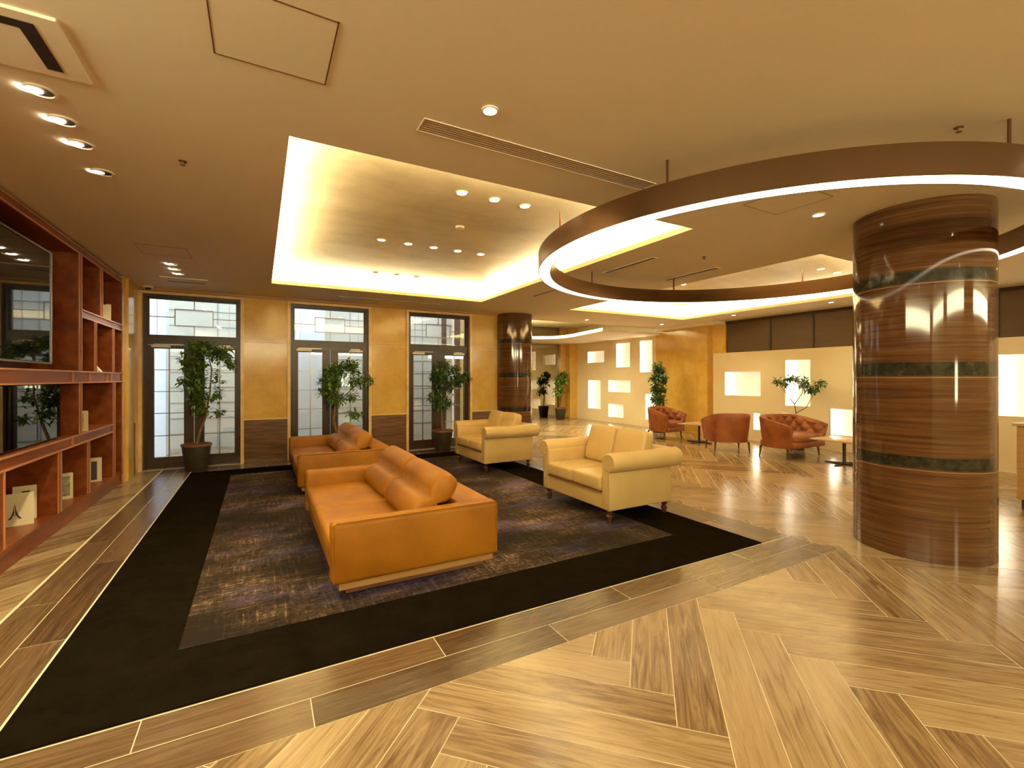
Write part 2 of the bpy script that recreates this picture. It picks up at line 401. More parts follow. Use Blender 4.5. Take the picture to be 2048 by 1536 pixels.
# ------------------------------------------------------------------ ceiling
def in_floor(u, v): return (u, v, CE)
SLOT = (.79, 2.52, 2.42, 2.55)
bm = NB(); plane_holes(bm, FX0, FX1, FY0, 9.45, [COVE1, COVE2, SLOT], in_floor)
ceiling = struct('ceiling', bm, 'ceiling')
for c in (COVE1, COVE2):
    x0, x1, y0, y1 = c; t = .03
    bm = NB()
    for (a,b_,c_,d) in ((x0-t,x0,y0-t,y1+t),(x1,x1+t,y0-t,y1+t),(x0,x1,y0-t,y0),(x0,x1,y1,y1+t)):
        box(bm, a, b_, c_, d, CE+.001, CE+.055)
    struct('cove_lip', bm, 'fascia', ceiling)
    e = .17; zt = CE+.21
    bm = NB(); box(bm, x0-e, x1+e, y0-e, y1+e, CE+.0, zt)
    for f in list(bm.faces):
        if abs(f.normal.z) > .5 and f.calc_center_median().z < CE+.01: bm.faces.remove(f)
    bm.normal_update()
    for f in list(bm.faces):
        if f.calc_center_median().z < CE+.005: bm.faces.remove(f)
    struct('tray_recess', bm, 'tray', ceiling)
# far pocket above the passage and its curved lower soffit
bm = NB(); box(bm, 4.6, FX1, 9.40, FY1, 3.30, 3.34); struct('pocket_top', bm, 'ceiling', ceiling)
bm = NB(); box(bm, 4.6, FX1, 9.42, 9.45, CE, 3.30); struct('pocket_side', bm, 'ceiling', ceiling)
crv = [(7.93,9.45),(8.0,9.9),(8.12,10.6),(8.22,11.1),(8.25,11.6),(8.15,12.0),(7.8,12.3),(7.2,12.45),(6.4,12.5),(4.65,12.5)]
bm = NB(); prism(bm, crv+[(4.65,13.9),(10.2,13.9),(10.2,9.46)], 2.70, 2.76); struct('curved_soffit', bm, 'ceiling', ceiling)
bm = NB(); tube(bm, [(x-.02,y-.01,2.765) for x,y in crv], .02, 8); struct('soffit_light_strip', bm, emit('soffit_strip', (1,.86,.62), 2.2), ceiling)
area('pocket_light', (7.0, 11.2, 3.2), 2, 2, 90, (0,0,0))

def seam_frame(name, x0, x1, y0, y1, label, w=.006, mat='seam'):
    bm = NB()
    for a in ((x0,x1,y0,y0+w),(x0,x1,y1-w,y1),(x0,x0+w,y0,y1),(x1-w,x1,y0,y1)): box(bm, *a, CE-.003, CE+.002)
    t = thing(name, ((x0+x1)/2,(y0+y1)/2,CE), label, 'access panel', group='ceiling access panels')
    obj('joint_frame', bm, mat, t)
    bm = NB(); box(bm, x0+w, x1-w, y0+w, y1-w, CE-.002, CE+.002); obj('hatch', bm, 'ceiling', t)
seam_frame('access_panel', -.177, .278, 1.93, 2.375, 'square ceiling access panel with a dark joint at the top left, nearest the camera')
seam_frame('access_panel', 3.46, 3.915, 1.92, 2.37, 'square ceiling access panel inside the ring lamp, left of the big pillar', .004)
seam_frame('access_panel', -1.16, -.70, 6.12, 6.57, 'faint square ceiling access panel above the bookcase, before the first door', .003)

# linear slot diffuser
t = thing('slot_diffuser', (1.65, 2.485, CE), 'long slatted ceiling air grille beside the lit tray', 'air vent')
bm = NB(); box(bm, .79, 2.52, 2.42, 2.55, CE+.05, CE+.06); obj('backing', bm, 'hole', t)
bm = NB()
for y in (2.414, 2.55): box(bm, .784, 2.526, y, y+.006, CE-.004, CE+.05)
for x in (.784, 2.52): box(bm, x, x+.006, 2.42, 2.55, CE-.004, CE+.05)
obj('frame', bm, 'ceiling', t)
for i in range(5):
    y = 2.437+i*.022
    bm = NB(); box(bm, .79, 2.52, y, y+.008, CE-.003, CE+.02); obj('slat', bm, 'grille', t)
def slim_slot(x0, x1, y0, y1, label):
    t = thing('slot_diffuser', ((x0+x1)/2,(y0+y1)/2,CE), label, 'air vent', group='slim ceiling air slots')
    bm = NB(); box(bm, x0, x1, y0, y1, CE-.003, CE+.002); obj('slot', bm, 'seam', t)
    bm = NB()
    for a in ((x0-.012,x1+.012,y0-.012,y0),(x0-.012,x1+.012,y1,y1+.012),(x0-.012,x0,y0,y1),(x1,x1+.012,y0,y1)): box(bm, *a, CE-.006, CE+.001)
    obj('frame', bm, 'ceiling', t)
slim_slot(4.03, 4.09, 3.9, 4.78, 'slim ceiling air slot inside the ring lamp, nearer the lit tray')
slim_slot(5.10, 5.17, 3.87, 4.72, 'slim ceiling air slot inside the ring lamp, beside the second tray')
slim_slot(4.10, 4.16, 5.86, 6.74, 'slim ceiling air slot just outside the ring lamp on the left')
slim_slot(1.2, 3.0, 8.35, 8.42, 'slim ceiling air slot above the second and third doors')

def cassette(x0, x1, y0, y1, slots, label):
    t = thing('ceiling_air_conditioner', ((x0+x1)/2,(y0+y1)/2,CE), label, 'air conditioner')
    bm = NB(); box(bm, x0, x1, y0, y1, CE-.012, CE+.002, .003, 1); obj('cover', bm, 'ceiling', t)
    for s in slots:
        bm = NB(); box(bm, *s, CE-.0145, CE-.011); obj('air_slot', bm, 'hole', t)
cassette(-1.65, -.705, 2.45, 2.9, [(-.845,-.79,2.56,2.84),(-1.5,-.79,2.51,2.56)], 'ceiling air conditioner with a black L-shaped slot at the top left corner')
cassette(-1.22, -.66, 7.9, 8.26, [(-1.17,-.72,8.17,8.21)], 'small ceiling air conditioner just in front of the first door')

# downlights
def downlight(x, y, z, label, power=0, r=.055, lampmat='lamp', group='tray downlights', ang=95, rot=(0,0,0), scoop=False):
    t = thing('downlight', (x, y, z), label, 'downlight', group=group)
    bm = NB(); annulus(bm, x, y, r*.80, r, z-.008, z+.001, 24); obj('trim_ring', bm, 'white_trim', t, True)
    if scoop:
        bm = NB(); lathe(bm, [(r*.8,-.0015),(r*.8,.0)], (x,y,z), 24); obj('recess', bm, 'hole', t)
        bm = NB(); puff(bm, (x-r*.55, y, z-.006), (r*1.5, r*.9, .016), n=4, e=2.0); obj('lamp_face', bm, lampmat, t, True)
    else:
        bm = NB(); lathe(bm, [(r*.8,-.004),(r*.45,-.0045)], (x,y,z), 24); obj('lamp_face', bm, lampmat, t, True)
    if power:
        s = spot('downlight_lamp', (0,0,-.03), power, ang, .9, rot, parent=t)
    return t
ZT = CE+.21
for i, x in enumerate((1.55, 1.87, 2.19)):
    downlight(x, 3.73, ZT, '%s downlight of the bright row of three at the near side of the large tray' % ('leftmost','middle','rightmost')[i], 16, lampmat='lamp')
for i, x in enumerate((1.25, 1.57, 1.89, 2.21, 2.53)):
    downlight(x, 5.45, ZT, '%s downlight of the row of five in the middle of the large tray' % ('leftmost','second','third','fourth','rightmost')[i], 16 if i in (2,4) else 0, lampmat='lamp_dim' if i in (0,) else 'lamp')
for i, x in enumerate((1.55, 1.87, 2.19)):
    downlight(x, 7.15, ZT, '%s downlight of the unlit row of three at the far side of the large tray' % ('leftmost','middle','rightmost')[i], 0, lampmat='hole')
for i, (x, y) in enumerate(((7.3,3.75),(7.75,3.75))):
    downlight(x, y, ZT, '%s downlight in the second tray, left of the pillar' % ('left','right')[i], 20)
downlight(6.4, 5.5, ZT, 'downlight in the far middle of the second tray', 20)
t = thing('smoke_detector', (1.88, 4.58, ZT), 'small round detector in the middle of the large tray', 'smoke detector')
bm = NB(); lathe(bm, [(.05,0),(.045,-.02),(.02,-.028)][::-1], (1.88,4.58,ZT), 20); obj('body', bm, 'white_trim', t, True)
downlight(1.066, 2.178, CE, 'bright round downlight in the ceiling above the long slatted grille', 26, r=.045, group='ceiling downlights')
downlight(4.237, 2.195, CE, 'round downlight inside the ring lamp beside the pillar', 14, r=.055, lampmat='lamp_dim', group='ceiling downlights')
for i, (y, lm) in enumerate(((3.10,'lamp'),(3.40,'lamp'),(3.69,'lamp'),(4.12,'lamp_dim'))):
    downlight(-.95, y, CE, 'angled bookcase spotlight in the ceiling, %s of the row of four' % ('nearest','second','third','farthest and dim')[i], 130 if lm=='lamp' else 0, r=.065, lampmat=lm, group='bookcase spotlights', rot=(0,.15,0), ang=120, scoop=True)
for i, y in enumerate((7.0, 7.3, 7.6)):
    downlight(-.95, y, CE, 'angled spotlight before the first door, %s of three' % ('nearest','middle','farthest')[i], 32, r=.06, group='bookcase spotlights', rot=(0,.35,0), ang=95, scoop=True)
# fixtures over the part of the lobby behind and beside the camera
for i, (x, y) in enumerate(((.2,.2),(2.2,.2),(4.2,.2),(6.4,.4),(8.4,.8),(1.2,-1.6),(4.2,-1.6),(7.4,-1.6))):
    downlight(x, y, CE, 'downlight over the near part of the lobby', 7, r=.05, group='near lobby downlights')
for i, (x, y) in enumerate(((9.3,4.6),(9.3,6.6),(9.2,8.6),(6.9,8.8))):
    downlight(x, y, CE, 'downlight near the right wall above the rust leather chairs', 42, r=.05, group='right wall downlights')
for x, y, lb in ((-.443, 3.657, 'tiny dark sprinkler head in the ceiling left of the large tray'), (4.54, 3.6, 'tiny sprinkler head in the ceiling inside the ring lamp'), (3.46, 1.05, 'dark sprinkler head at the top right edge of the picture')):
    bm = NB(); lathe(bm, [(.006,-.03),(.014,-.028),(.014,-.024),(.006,-.02),(.008,-.006),(.022,-.004),(.024,0)], (x,y,CE), 16)
    solo('sprinkler_head', bm, 'seam', (x,y,CE), lb, 'sprinkler', smooth=True)
t = thing('security_camera', (-1.5, 8.85, CE), 'small dome security camera on the ceiling above the first door', 'security camera')
bm = NB(); lathe(bm, [(.06,-.03),(.07,-.02),(.07,0)], (-1.5,8.85,CE), 20); obj('housing', bm, 'white_trim', t, True)
bm = NB(); puff(bm, (-1.5,8.85,CE-.035), (.07,.07,.05), n=4, e=2); obj('dome', bm, 'black_glass', t, True)

# ------------------------------------------------------------------ walls
XW = -1.66
bm = NB(); box(bm, -2.14, -2.08, FY0, 9.35, 0, CE); struct('wall_left', bm, 'cherry')
bm = NB(); box(bm, FX0, FX1, FY0-.06, FY0, 0, CE); struct('wall_front', bm, 'panelwall')
# marble return between bookcase and back wall
bm = NB(); box(bm, -2.08, XW, 8.14, 8.30, 0, CE); box(bm, -2.08, XW+.03, 8.30, 8.62, 0, CE); box(bm, -2.08, XW, 8.62, 9.05, 0, CE); struct('wall_return', bm, 'marble')
bm = NB(); box(bm, XW, XW+.014, 8.70, 8.78, 0, .78); struct('trim_1', bm, 'wain')
# back wall with three door openings
D = [(-1.61,-.29), (.476,1.829), (2.61,3.939)]; DT = 2.785
bm = NB()
def wallseg(bm, x0, x1, z0, z1): box(bm, x0, x1, 9.05, 9.35, z0, z1)
wallseg(bm, -2.1, D[0][0], 0, CE); wallseg(bm, D[0][1], D[1][0], 0, CE); wallseg(bm, D[1][1], D[2][0], 0, CE); wallseg(bm, D[2][1], 4.75, 0, CE)
for d in D: wallseg(bm, d[0], d[1], DT, CE)
wb = struct('wall_back', bm, 'marble')
for (a, b_) in ((D[0][1]+.05, D[1][0]-.05), (D[1][1]+.05, D[2][0]-.05), (D[2][1]+.05, 4.70)):
    bm = NB(); box(bm, a, b_, 9.035, 9.05, 0, .735); obj('wainscot', bm, 'wain', wb)
    bm = NB(); box(bm, a-.02, b_+.02, 9.028, 9.05, .735, .762); obj('wainscot_cap', bm, 'marble_trim', wb)
    bm = NB(); box(bm, a, b_, 9.042, 9.05, 2.07, 2.085); box(bm, a, b_, 9.042, 9.05, 2.13, 2.145); obj('string_course', bm, 'marble_trim', wb)
for i, d in enumerate(D):
    bm = NB()
    for x in (d[0]-.05, d[1]): box(bm, x, x+.05, 9.02, 9.05, 0, DT+.04)
    box(bm, d[0], d[1], 9.02, 9.05, DT, DT+.04)
    obj('door_casing', bm, 'marble_trim', wb)
bm = NB(); box(bm, XW, 4.62, 9.0, 9.05, 2.835, CE); struct('trim_2', bm, noisy('brown_cornice', [(.42,.20,.06),(.5,.26,.09)], nscale=2, rough=.4))
# doors
def door(n, x0, x1):
    yb = 9.14; w = x1-x0
    bm = NB()
    for a in ((x0,x0+.05,0,DT),(x1-.05,x1,0,DT),(x0+.05,x1-.05,DT-.035,DT),(x0+.05,x1-.05,1.99,2.135)):
        box(bm, a[0], a[1], yb-.03, yb+.09, a[2], a[3])
    root = struct('door_%d' % n, bm, 'dark_frame')
    bm = NB()     # black transom frame
    a0, a1, b0, b1 = x0+.05, x1-.05, 2.135, DT-.035
    for a in ((a0,a0+.02,b0,b1),(a1-.02,a1,b0,b1),(a0,a1,b0,b0+.015),(a0,a1,b1-.03,b1)): box(bm, a[0], a[1], yb, yb+.05, a[2], a[3])
    tf = obj('transom_frame', bm, 'black_frame', root)
    bm = NB(); box(bm, a0+.01, a1-.01, yb+.02, yb+.026, b0+.01, b1-.02); obj('transom_glass', bm, 'glass', tf)
    cx, cz = (a0+a1)/2, (b0+b1)/2; rw, rh = .26, .135; m_ = .007
    bm = NB()
    def bar(xa, xb, za, zb): box(bm, xa, xb, yb+.012, yb+.034, za, zb)
    bar(cx-rw, cx+rw, cz+rh-m_, cz+rh+m_); bar(cx-rw, cx+rw, cz-rh-m_, cz-rh+m_); bar(cx-rw-m_, cx-rw+m_, cz-rh, cz+rh); bar(cx+rw-m_, cx+rw+m_, cz-rh, cz+rh)
    bar(cx-m_, cx+m_, cz+rh, b1-.02); bar(cx-m_, cx+m_, b0, cz-rh); bar(a0, cx-rw, cz-m_, cz+m_); bar(cx+rw, a1, cz-m_, cz+m_)
    bar(a0+.115, a0+.119, b0, b1-.02); bar(a1-.119, a1-.115, b0, b1-.02)
    obj('transom_muntins', bm, 'grey_metal', tf)
    mid = cx
    for s, (l0, l1) in enumerate(((x0+.05, mid-.004), (mid+.004, x1-.05))):
        g0, g1 = (l0+.08, l1-.135) if s == 0 else (l0+.135, l1-.04)
        z0, z1 = .185, 1.93
        bm = NB()
        for a in ((l0,g0,.01,1.985),(g1,l1,.01,1.985),(g0,g1,.01,z0),(g0,g1,z1,1.985)): box(bm, a[0], a[1], yb, yb+.045, a[2], a[3])
        leaf = obj('door_leaf', bm, 'dark_frame', root)
        bm = NB(); box(bm, g0-.005, g1+.005, yb+.02, yb+.026, z0-.005, z1+.005); obj('glass_pane', bm, 'glass', leaf)
        bm = NB(); xm = (g0+g1)/2
        box(bm, xm-.008, xm+.008, yb+.012, yb+.034, z0, z1)
        for zz in (.53,.89,1.24,1.59): box(bm, g0, g1, yb+.014, yb+.032, zz-.006, zz+.006)
        obj('muntins', bm, 'grey_metal', leaf)
        bm = NB(); hx = l0+.05 if s == 0 else l1-.30
        box(bm, hx, hx+.25, yb-.055, yb, 1.945, 1.985, .004, 1); cl = obj('door_closer', bm, 'white_trim', leaf)
        bm = NB(); box(bm, hx+.03, hx+.42 if s == 0 else hx+.2, yb-.05, yb-.035, 1.99, 2.005); obj('closer_arm', bm, 'grey_metal', cl)
        bm = NB(); hh = l1-.05 if s == 0 else l0+.05
        tube(bm, [(hh,yb-.045,.85),(hh,yb-.045,1.25)], .011, 8)
        for zz in (.87,1.23): tube(bm, [(hh,yb-.045,zz),(hh,yb+.005,zz)], .008, 6)
        obj('pull_handle', bm, 'copper', leaf, True)
    return root
for i, d in enumerate(D): door(i+1, *d)
bm = NB()
for d in D: box(bm, d[0], d[1], 9.02, 9.38, .0, .009)
struct('trim_3', bm, plain('stone_threshold', (.40,.38,.33), .3))
# outside
bm = NB(); box(bm, -9, 4.6, 9.36, 15, -.1, -.02); struct('ground_outside', bm, 'ground')
bm = NB(); box(bm, -9, 4.55, 11.6, 11.7, -.1, 4.2)
ow = tag(obj('facade', bm, 'outwall'), 'pale stone facade across the court, seen through the glass doors', 'building')
bm = NB()
for k in range(12): box(bm, -9, 4.55, 11.585, 11.6, .3+k*.32, .312+k*.32)
for k in range(14): box(bm, -8+k*.9, -7.985+k*.9, 11.585, 11.6, 0, 4.2)
obj('stone_joints', bm, plain('joint_grey', (.34,.34,.32), .8), ow)
for x, w, nm, mt, lb in ((-1.75,.42,'outside_pier','outwhite','white square pier outside the left leaf of the first door'),(.95,.55,'outside_pier','outwhite','white square pier outside the second door'),(3.95,.10,'outside_post','outdark','left brown post outside the third door'),(4.3,.12,'outside_post','outdark','right brown post outside the third door')):
    bm = NB(); box(bm, x-w/2, x+w/2, 10.6, 10.6+w*.8, -.02, 4); solo(nm, bm, mt, (x,10.6+w*.4,-.02), lb, 'pillar')
# small pillar wall / far passage
bm = NB(); box(bm, 4.60, 4.75, 9.35, FY1, 0, 3.34); struct('wall_passage', bm, 'marble')
bm = NB(); box(bm, 4.75, 9.62, 13.9, 13.94, 0, 3.34); struct('wall_far', bm, 'mirror')
bm = NB(); box(bm, 9.62, 10.2, 13.78, 13.94, 0, 3.34); box(bm, 9.82, 10.2, 13.5, 13.78, 0, 3.34); struct('trim_4', bm, 'marble')
XR = 10.15
LBA = [(12.0,12.9,1.99,2.40),(10.77,11.42,1.80,2.59),(9.84,10.36,1.63,2.60),(12.19,12.87,.40,1.40),(10.75,11.80,1.0,1.40),(11.07,11.80,.18,.62),(9.72,10.13,.22,.99)]
LBB = [(6.47,7.41,1.03,1.62),(5.38,5.92,.85,1.86),(4.17,5.01,.31,.85),(6.48,6.66,.25,.65),(1.75,2.62,.86,1.83)]
bm = NB(); plane_holes(bm, 9.62, FY1, 0, 3.34, LBA, lambda u, v: (XR, u, v))
wr = struct('wall_right', bm, 'panelwall')
bm = NB(); box(bm, XR+.13, XR+.16, FY0, FY1, 0, 3.34); obj('wall_backing', bm, 'panelwall', wr)
bm = NB(); plane_holes(bm, FY0, 7.73, 0, 2.07, LBB, lambda u, v: (XR-.05, u, v)); obj('low_wall_face', bm, 'panelwall', wr)
bm = NB(); box(bm, XR-.05, XR+.12, FY0, 7.73, 2.07, 2.085); box(bm, XR-.05, XR+.12, 7.73, 7.74, 0, 2.085); obj('low_wall_cap', bm, 'panelwall', wr)
bm = NB(); box(bm, XR-.10, XR+.12, 7.88, 9.62, 0, CE); box(bm, XR+.02, XR+.12, 7.44, 7.88, 0, CE)
pr = struct('wall_pier', bm, 'marble')
bm = NB(); box(bm, XR-.35, XR+.12, 7.44, FY1 if False else 9.45, CE-.08, CE); struct('trim_5', bm, 'ceiling')
# clerestory band
wn = None
bm = NB(); box(bm, XR+.06, XR+.12, FY0, 7.44, 2.085, CE); wn = struct('window_1', bm, 'dark_panel')
bm = NB()
for k in range(12):
    y = 6.32-k*.92
    if y > FY0: box(bm, XR+.035, XR+.06, y-.02, y+.02, 2.085, CE-.05)
box(bm, XR+.035, XR+.06, FY0, 7.44, CE-.06, CE)
obj('window_mullions', bm, 'dark_frame', wn)
# light boxes
def lightbox(y0, y1, z0, z1, xw, label, group):
    t = thing('light_panel', (xw, (y0+y1)/2, z0), label, 'light panel', group=group)
    bm = NB(); d = .10
    for a in ((y0,y0+.012,z0,z1),(y1-.012,y1,z0,z1),(y0,y1,z0,z0+.012),(y0,y1,z1-.012,z1)): box(bm, xw-.004, xw+d, *a)
    obj('frame', bm, 'boxframe', t)
    bm = NB(); box(bm, xw+d-.01, xw+d, y0+.012, y1-.012, z0+.012, z1-.012); obj('glowing_back', bm, 'lightbox', t)
    w = (y1-y0)
    bm = NB(); box(bm, xw+d-.07, xw+d-.04, y1-.05, y1-.02, z0+.02, z1-.02, .004, 1); obj('light_tube', bm, 'lightstrip', t)
for b_, lb in zip(LBA, ('small wide lit panel at the upper far left of the panel wall','large upright lit panel in the upper middle of the far panel wall','tallest upright lit panel beside the marble pier','tall narrow lit panel at the lower far left of the panel wall','wide low lit panel in the middle of the far panel wall','small square lit panel near the floor of the far panel wall','lit panel behind the leafy plant beside the marble pier')):
    lightbox(*b_, XR, lb, 'lit panels in the far wall')
for b_, lb in zip(LBB, ('wide lit panel left of the branching tree','upright lit panel behind the branching tree','lit panel low in the wall beside the big pillar, above the right table','narrow lit panel seen between the two settees','large lit panel to the right of the big pillar')):
    lightbox(*b_, XR-.05, lb, 'lit panels in the low wall')

# unseen fill panels added on the wall behind the camera to brighten the ceiling
for i, (x0, x1, z0, z1) in enumerate(((-1.4,1.2,2.5,2.82),(1.9,4.5,2.5,2.82),(6.0,9.6,2.45,2.8),(3.2,3.6,1.1,1.7))):
    t = thing('light_panel', ((x0+x1)/2, FY0, z0), ('added long high fill light panel on the near wall, at its left end','added long high fill light panel in the middle of the near wall','added longest high fill light panel at the right end of the near wall','added small upright fill light panel low on the near wall')[i], 'light panel', group='added fill panels at the near end')
    bm = NB()
    for a in ((x0-.015,x0,z0,z1),(x1,x1+.015,z0,z1),(x0,x1,z0-.015,z0),(x0,x1,z1,z1+.015)): box(bm, a[0], a[1], FY0-.001, FY0+.03, a[2], a[3])
    obj('frame', bm, 'boxframe', t)
    bm = NB(); box(bm, x0, x1, FY0, FY0+.012, z0, z1); obj('glowing_back', bm, 'fill_panel', t)

for i, (y0, y1) in enumerate(((-3.0,2.0),)):  # out-of-view glowing panel added high up to lift the ceiling on the left
    t = thing('light_panel', (-2.08, (y0+y1)/2, 2.42), 'added high fill light panel on the left wall at the near end of the lobby', 'light panel', group='added fill panels at the near end')
    bm = NB()
    for a in ((y0-.015,y0,2.42,2.8),(y1,y1+.015,2.42,2.8),(y0,y1,2.405,2.42),(y0,y1,2.8,2.815)): box(bm, -2.08, -2.05, *a)
    obj('frame', bm, 'boxframe', t)
    bm = NB(); box(bm, -2.08, -2.065, y0, y1, 2.42, 2.8); obj('glowing_back', bm, 'fill_panel', t)

# ------------------------------------------------------------------ pillars
def pillar(cx, cy, r, label):
    t = thing('round_pillar', (cx, cy, 0), label, 'pillar')
    zs = [0, .733, .828, 1.472, 1.580, 2.218, 2.31, CE]
    for i in range(7):
        band = i in (1, 3, 5)
        bm = NB(); lathe(bm, [(r, zs[i]), (r, zs[i+1])], (cx,cy,0), 96)
        obj('stone_band' if band else 'stone_drum', bm, 'pillar_band' if band else 'pillar', t, True)
        if band:
            for zz in (zs[i]-.016, ):
                bm = NB(); annulus(bm, cx, cy, r-.01, r+.0012, zz, zz+.004, 96); obj('joint_line', bm, 'pillar_joint', t, True)
pillar(5.03, 1.78, .47, 'big round brown banded stone pillar at the right of the lobby')
pillar(5.0, 8.98, .40, 'slimmer far round stone pillar beside the third door')

# ------------------------------------------------------------------ ring lamp
RC, RO, RI, ZB, ZTOP = (4.23, 2.81), 2.09, 1.965, 2.525, 2.70
t = thing('ring_lamp', (RC[0], RC[1], ZB), 'huge suspended bronze ring lamp glowing on its underside around the pillar', 'ring lamp')
bm = NB(); annulus(bm, *RC, RI, RO, ZB+.006, ZTOP, 192); obj('housing', bm, 'copper', t, True)
bm = NB(); annulus(bm, *RC, RO-.008, RO, ZB, ZB+.006, 192); annulus(bm, *RC, RI, RI+.008, ZB, ZB+.006, 192); obj('rim', bm, 'copper', t, True)
bm = NB(); annulus(bm, *RC, RI+.009, RO-.009, ZB+.001, ZB+.0055, 192); obj('diffuser', bm, 'diffuser', t, True)
rm = (RO+RI)/2
for (x, y) in ((2.45,2.17),(3.657,1.074),(2.154,3.247),(6.017,3.347),(5.257,4.781),(3.85,4.8),(5.3,1.0)):
    a = math.atan2(y-RC[1], x-RC[0]); px, py = RC[0]+rm*math.cos(a), RC[1]+rm*math.sin(a)
    bm = NB(); tube(bm, [(px,py,ZTOP-.002),(px,py,CE)], .009, 8); rd = obj('hanging_rod', bm, 'darkwood', t, True)

# ------------------------------------------------------------------ bookcase on the left wall
BX = XW
bc = thing('bookcase', (XW, 5.6, 0), 'cherry wood built-in bookcase with open cells around the television', 'bookcase')
XB = -2.06
Y0 = 2.2; Y1 = 8.14
def bcp(name, a, mat='cherry', r=0):
    bm = NB(); box(bm, *a, r, 1); return obj(name, bm, mat, bc)
bcp('back_panel', (XB-.01, XB, Y0, Y1, 0, 2.84), noisy('deep_red_wood', [(.075,.013,.003),(.12,.024,.006)], nscale=2, rough=.4))
bcp('plinth', (XB, BX-.02, Y0, Y1, 0, .16))
bcp('bottom_board', (XB, BX, Y0, Y1, .145, .18))
def edge(y0, y1, z0, z1):   # thin pale lipping
    bm = NB(); box(bm, BX-.004, BX+.004, y0, y1, z0, z1); return bm
# horizontal bands
for (z0, z1, a, b_) in ((.755,.865,Y0,7.66),(1.40,1.53,Y0,Y1),(2.76,2.84,Y0,Y1),(2.10,2.19,6.48,Y1)):
    bcp('shelf_band', (XB, BX-.012, a, b_, z0, z1))
    bm = NB()
    for zz in (z0, z1-.014): box(bm, BX-.012, BX+.003, a, b_, zz, zz+.014)
    obj('shelf_lipping', bm, 'cherry_light', bc)
for y, za, zb in ((6.22,1.414,1.516),(6.75,1.414,1.516),(7.42,1.414,1.516),(7.6,1.414,1.516),(6.22,.769,.851)):
    bm = NB(); box(bm, BX-.012, BX, y-.01, y+.01, za, zb); obj('small_post', bm, 'cherry_light', bc)
def divider(y, w, z0, z1):
    bm = NB(); box(bm, XB, BX-.006, y, y+w, z0, z1); dv = obj('divider', bm, 'cherry', bc)
    bm = NB()
    for yy in ((y, y+.012), (y+w-.012, y+w)) if w > .05 else ((y, y+w),): box(bm, BX-.006, BX+.003, yy[0], yy[1], z0, z1)
    obj('divider_lipping', bm, 'cherry_light', dv)
divider(6.39, .09, 1.53, 2.76); divider(7.12, .10, 2.19, 2.76)
divider(6.90, .08, 1.53, 2.10); divider(7.64, .08, 1.53, 2.10)
divider(6.40, .08, .865, 1.40); divider(7.66, .10, 0.16, 1.40)
divider(5.83, .08, .18, .755); divider(6.66, .08, .18, .755); divider(4.70, .10, .18, .755); divider(3.5, .10, .18, .755); divider(2.4,.1,.18,2.76)
divider(8.10, .04, .0, 2.76)
# lit cells
for y, z_, p in ((7.33, 2.05, 2.2), (6.8, 2.72, 1.2), (7.7, 2.72, 1.6)):
    spot('cell_spot', (BX-.10, y, z_), p, 80, .6, (0,.35,0), size=.01)
# tv recess backing and television
bcp('television_recess', (XB, XB+.02, 2.5, 6.39, 1.53, 2.76), noisy('dark_red_wood', [(.05,.008,.004),(.08,.015,.007)], nscale=2, rough=.4))
t = thing('television', (-1.8, 4.4, 1.6), 'large black wall television in the bookcase reflecting the room', 'television')
bm = NB(); box(bm, -1.82, -1.735, 3.6, 5.86+.03, 1.585, 2.635, .006, 1); obj('housing', bm, 'black_frame', t)
bm = NB(); box(bm, -1.737, -1.728, 3.62, 5.87, 1.605, 2.615); obj('screen', bm, 'black_glass', t)
bm = NB()
for a in ((3.60,5.89,1.585,1.60),(3.60,5.89,2.62,2.635),(5.875,5.89,1.60,2.62)): box(bm, -1.737, -1.72, *a)
obj('bezel', bm, 'grey_metal', t)
bm = NB(); box(bm, -2.04, -1.82, 4.4, 5.0, 1.9, 2.3); obj('wall_bracket', bm, 'black_frame', t)
# fireplace
t = thing('electric_fireplace', (-1.8, 4.6, .87), 'long glass-fronted electric fireplace with pale ember bed below the television', 'fireplace')
bm = NB(); box(bm, -2.05, -2.03, 3.0, 6.08, .88, 1.39); box(bm, -2.03, -1.72, 6.06, 6.08, .88, 1.39); box(bm, -2.03, -1.72, 3.0, 6.08, .88, .92); box(bm, -2.03, -1.72, 3.0, 6.08, 1.37, 1.39); obj('firebox', bm, 'black_glass', t)
bm = NB()
random.seed(9)
for k in range(150):
    y = 3.02+k*.0202; puff(bm, (-1.80+random.uniform(-.02,.02), y, 1.02+random.uniform(0,.012)), (.05,.03,.028), n=1, e=2.2)
obj('ember_bed', bm, noisy('pale_embers', [(.5,.22,.08),(.9,.8,.65)], nscale=30, rough=.6), t, True)
bm = NB(); box(bm, -1.86, -1.74, 3.02, 6.05, .92, 1.01); obj('ember_tray', bm, 'black_frame', t)
bm = NB(); box(bm, -1.722, -1.716, 3.0, 6.06, .885, 1.385); obj('front_glass', bm, glass('fireplace_glass', (.5,.55,.6), .12), t)

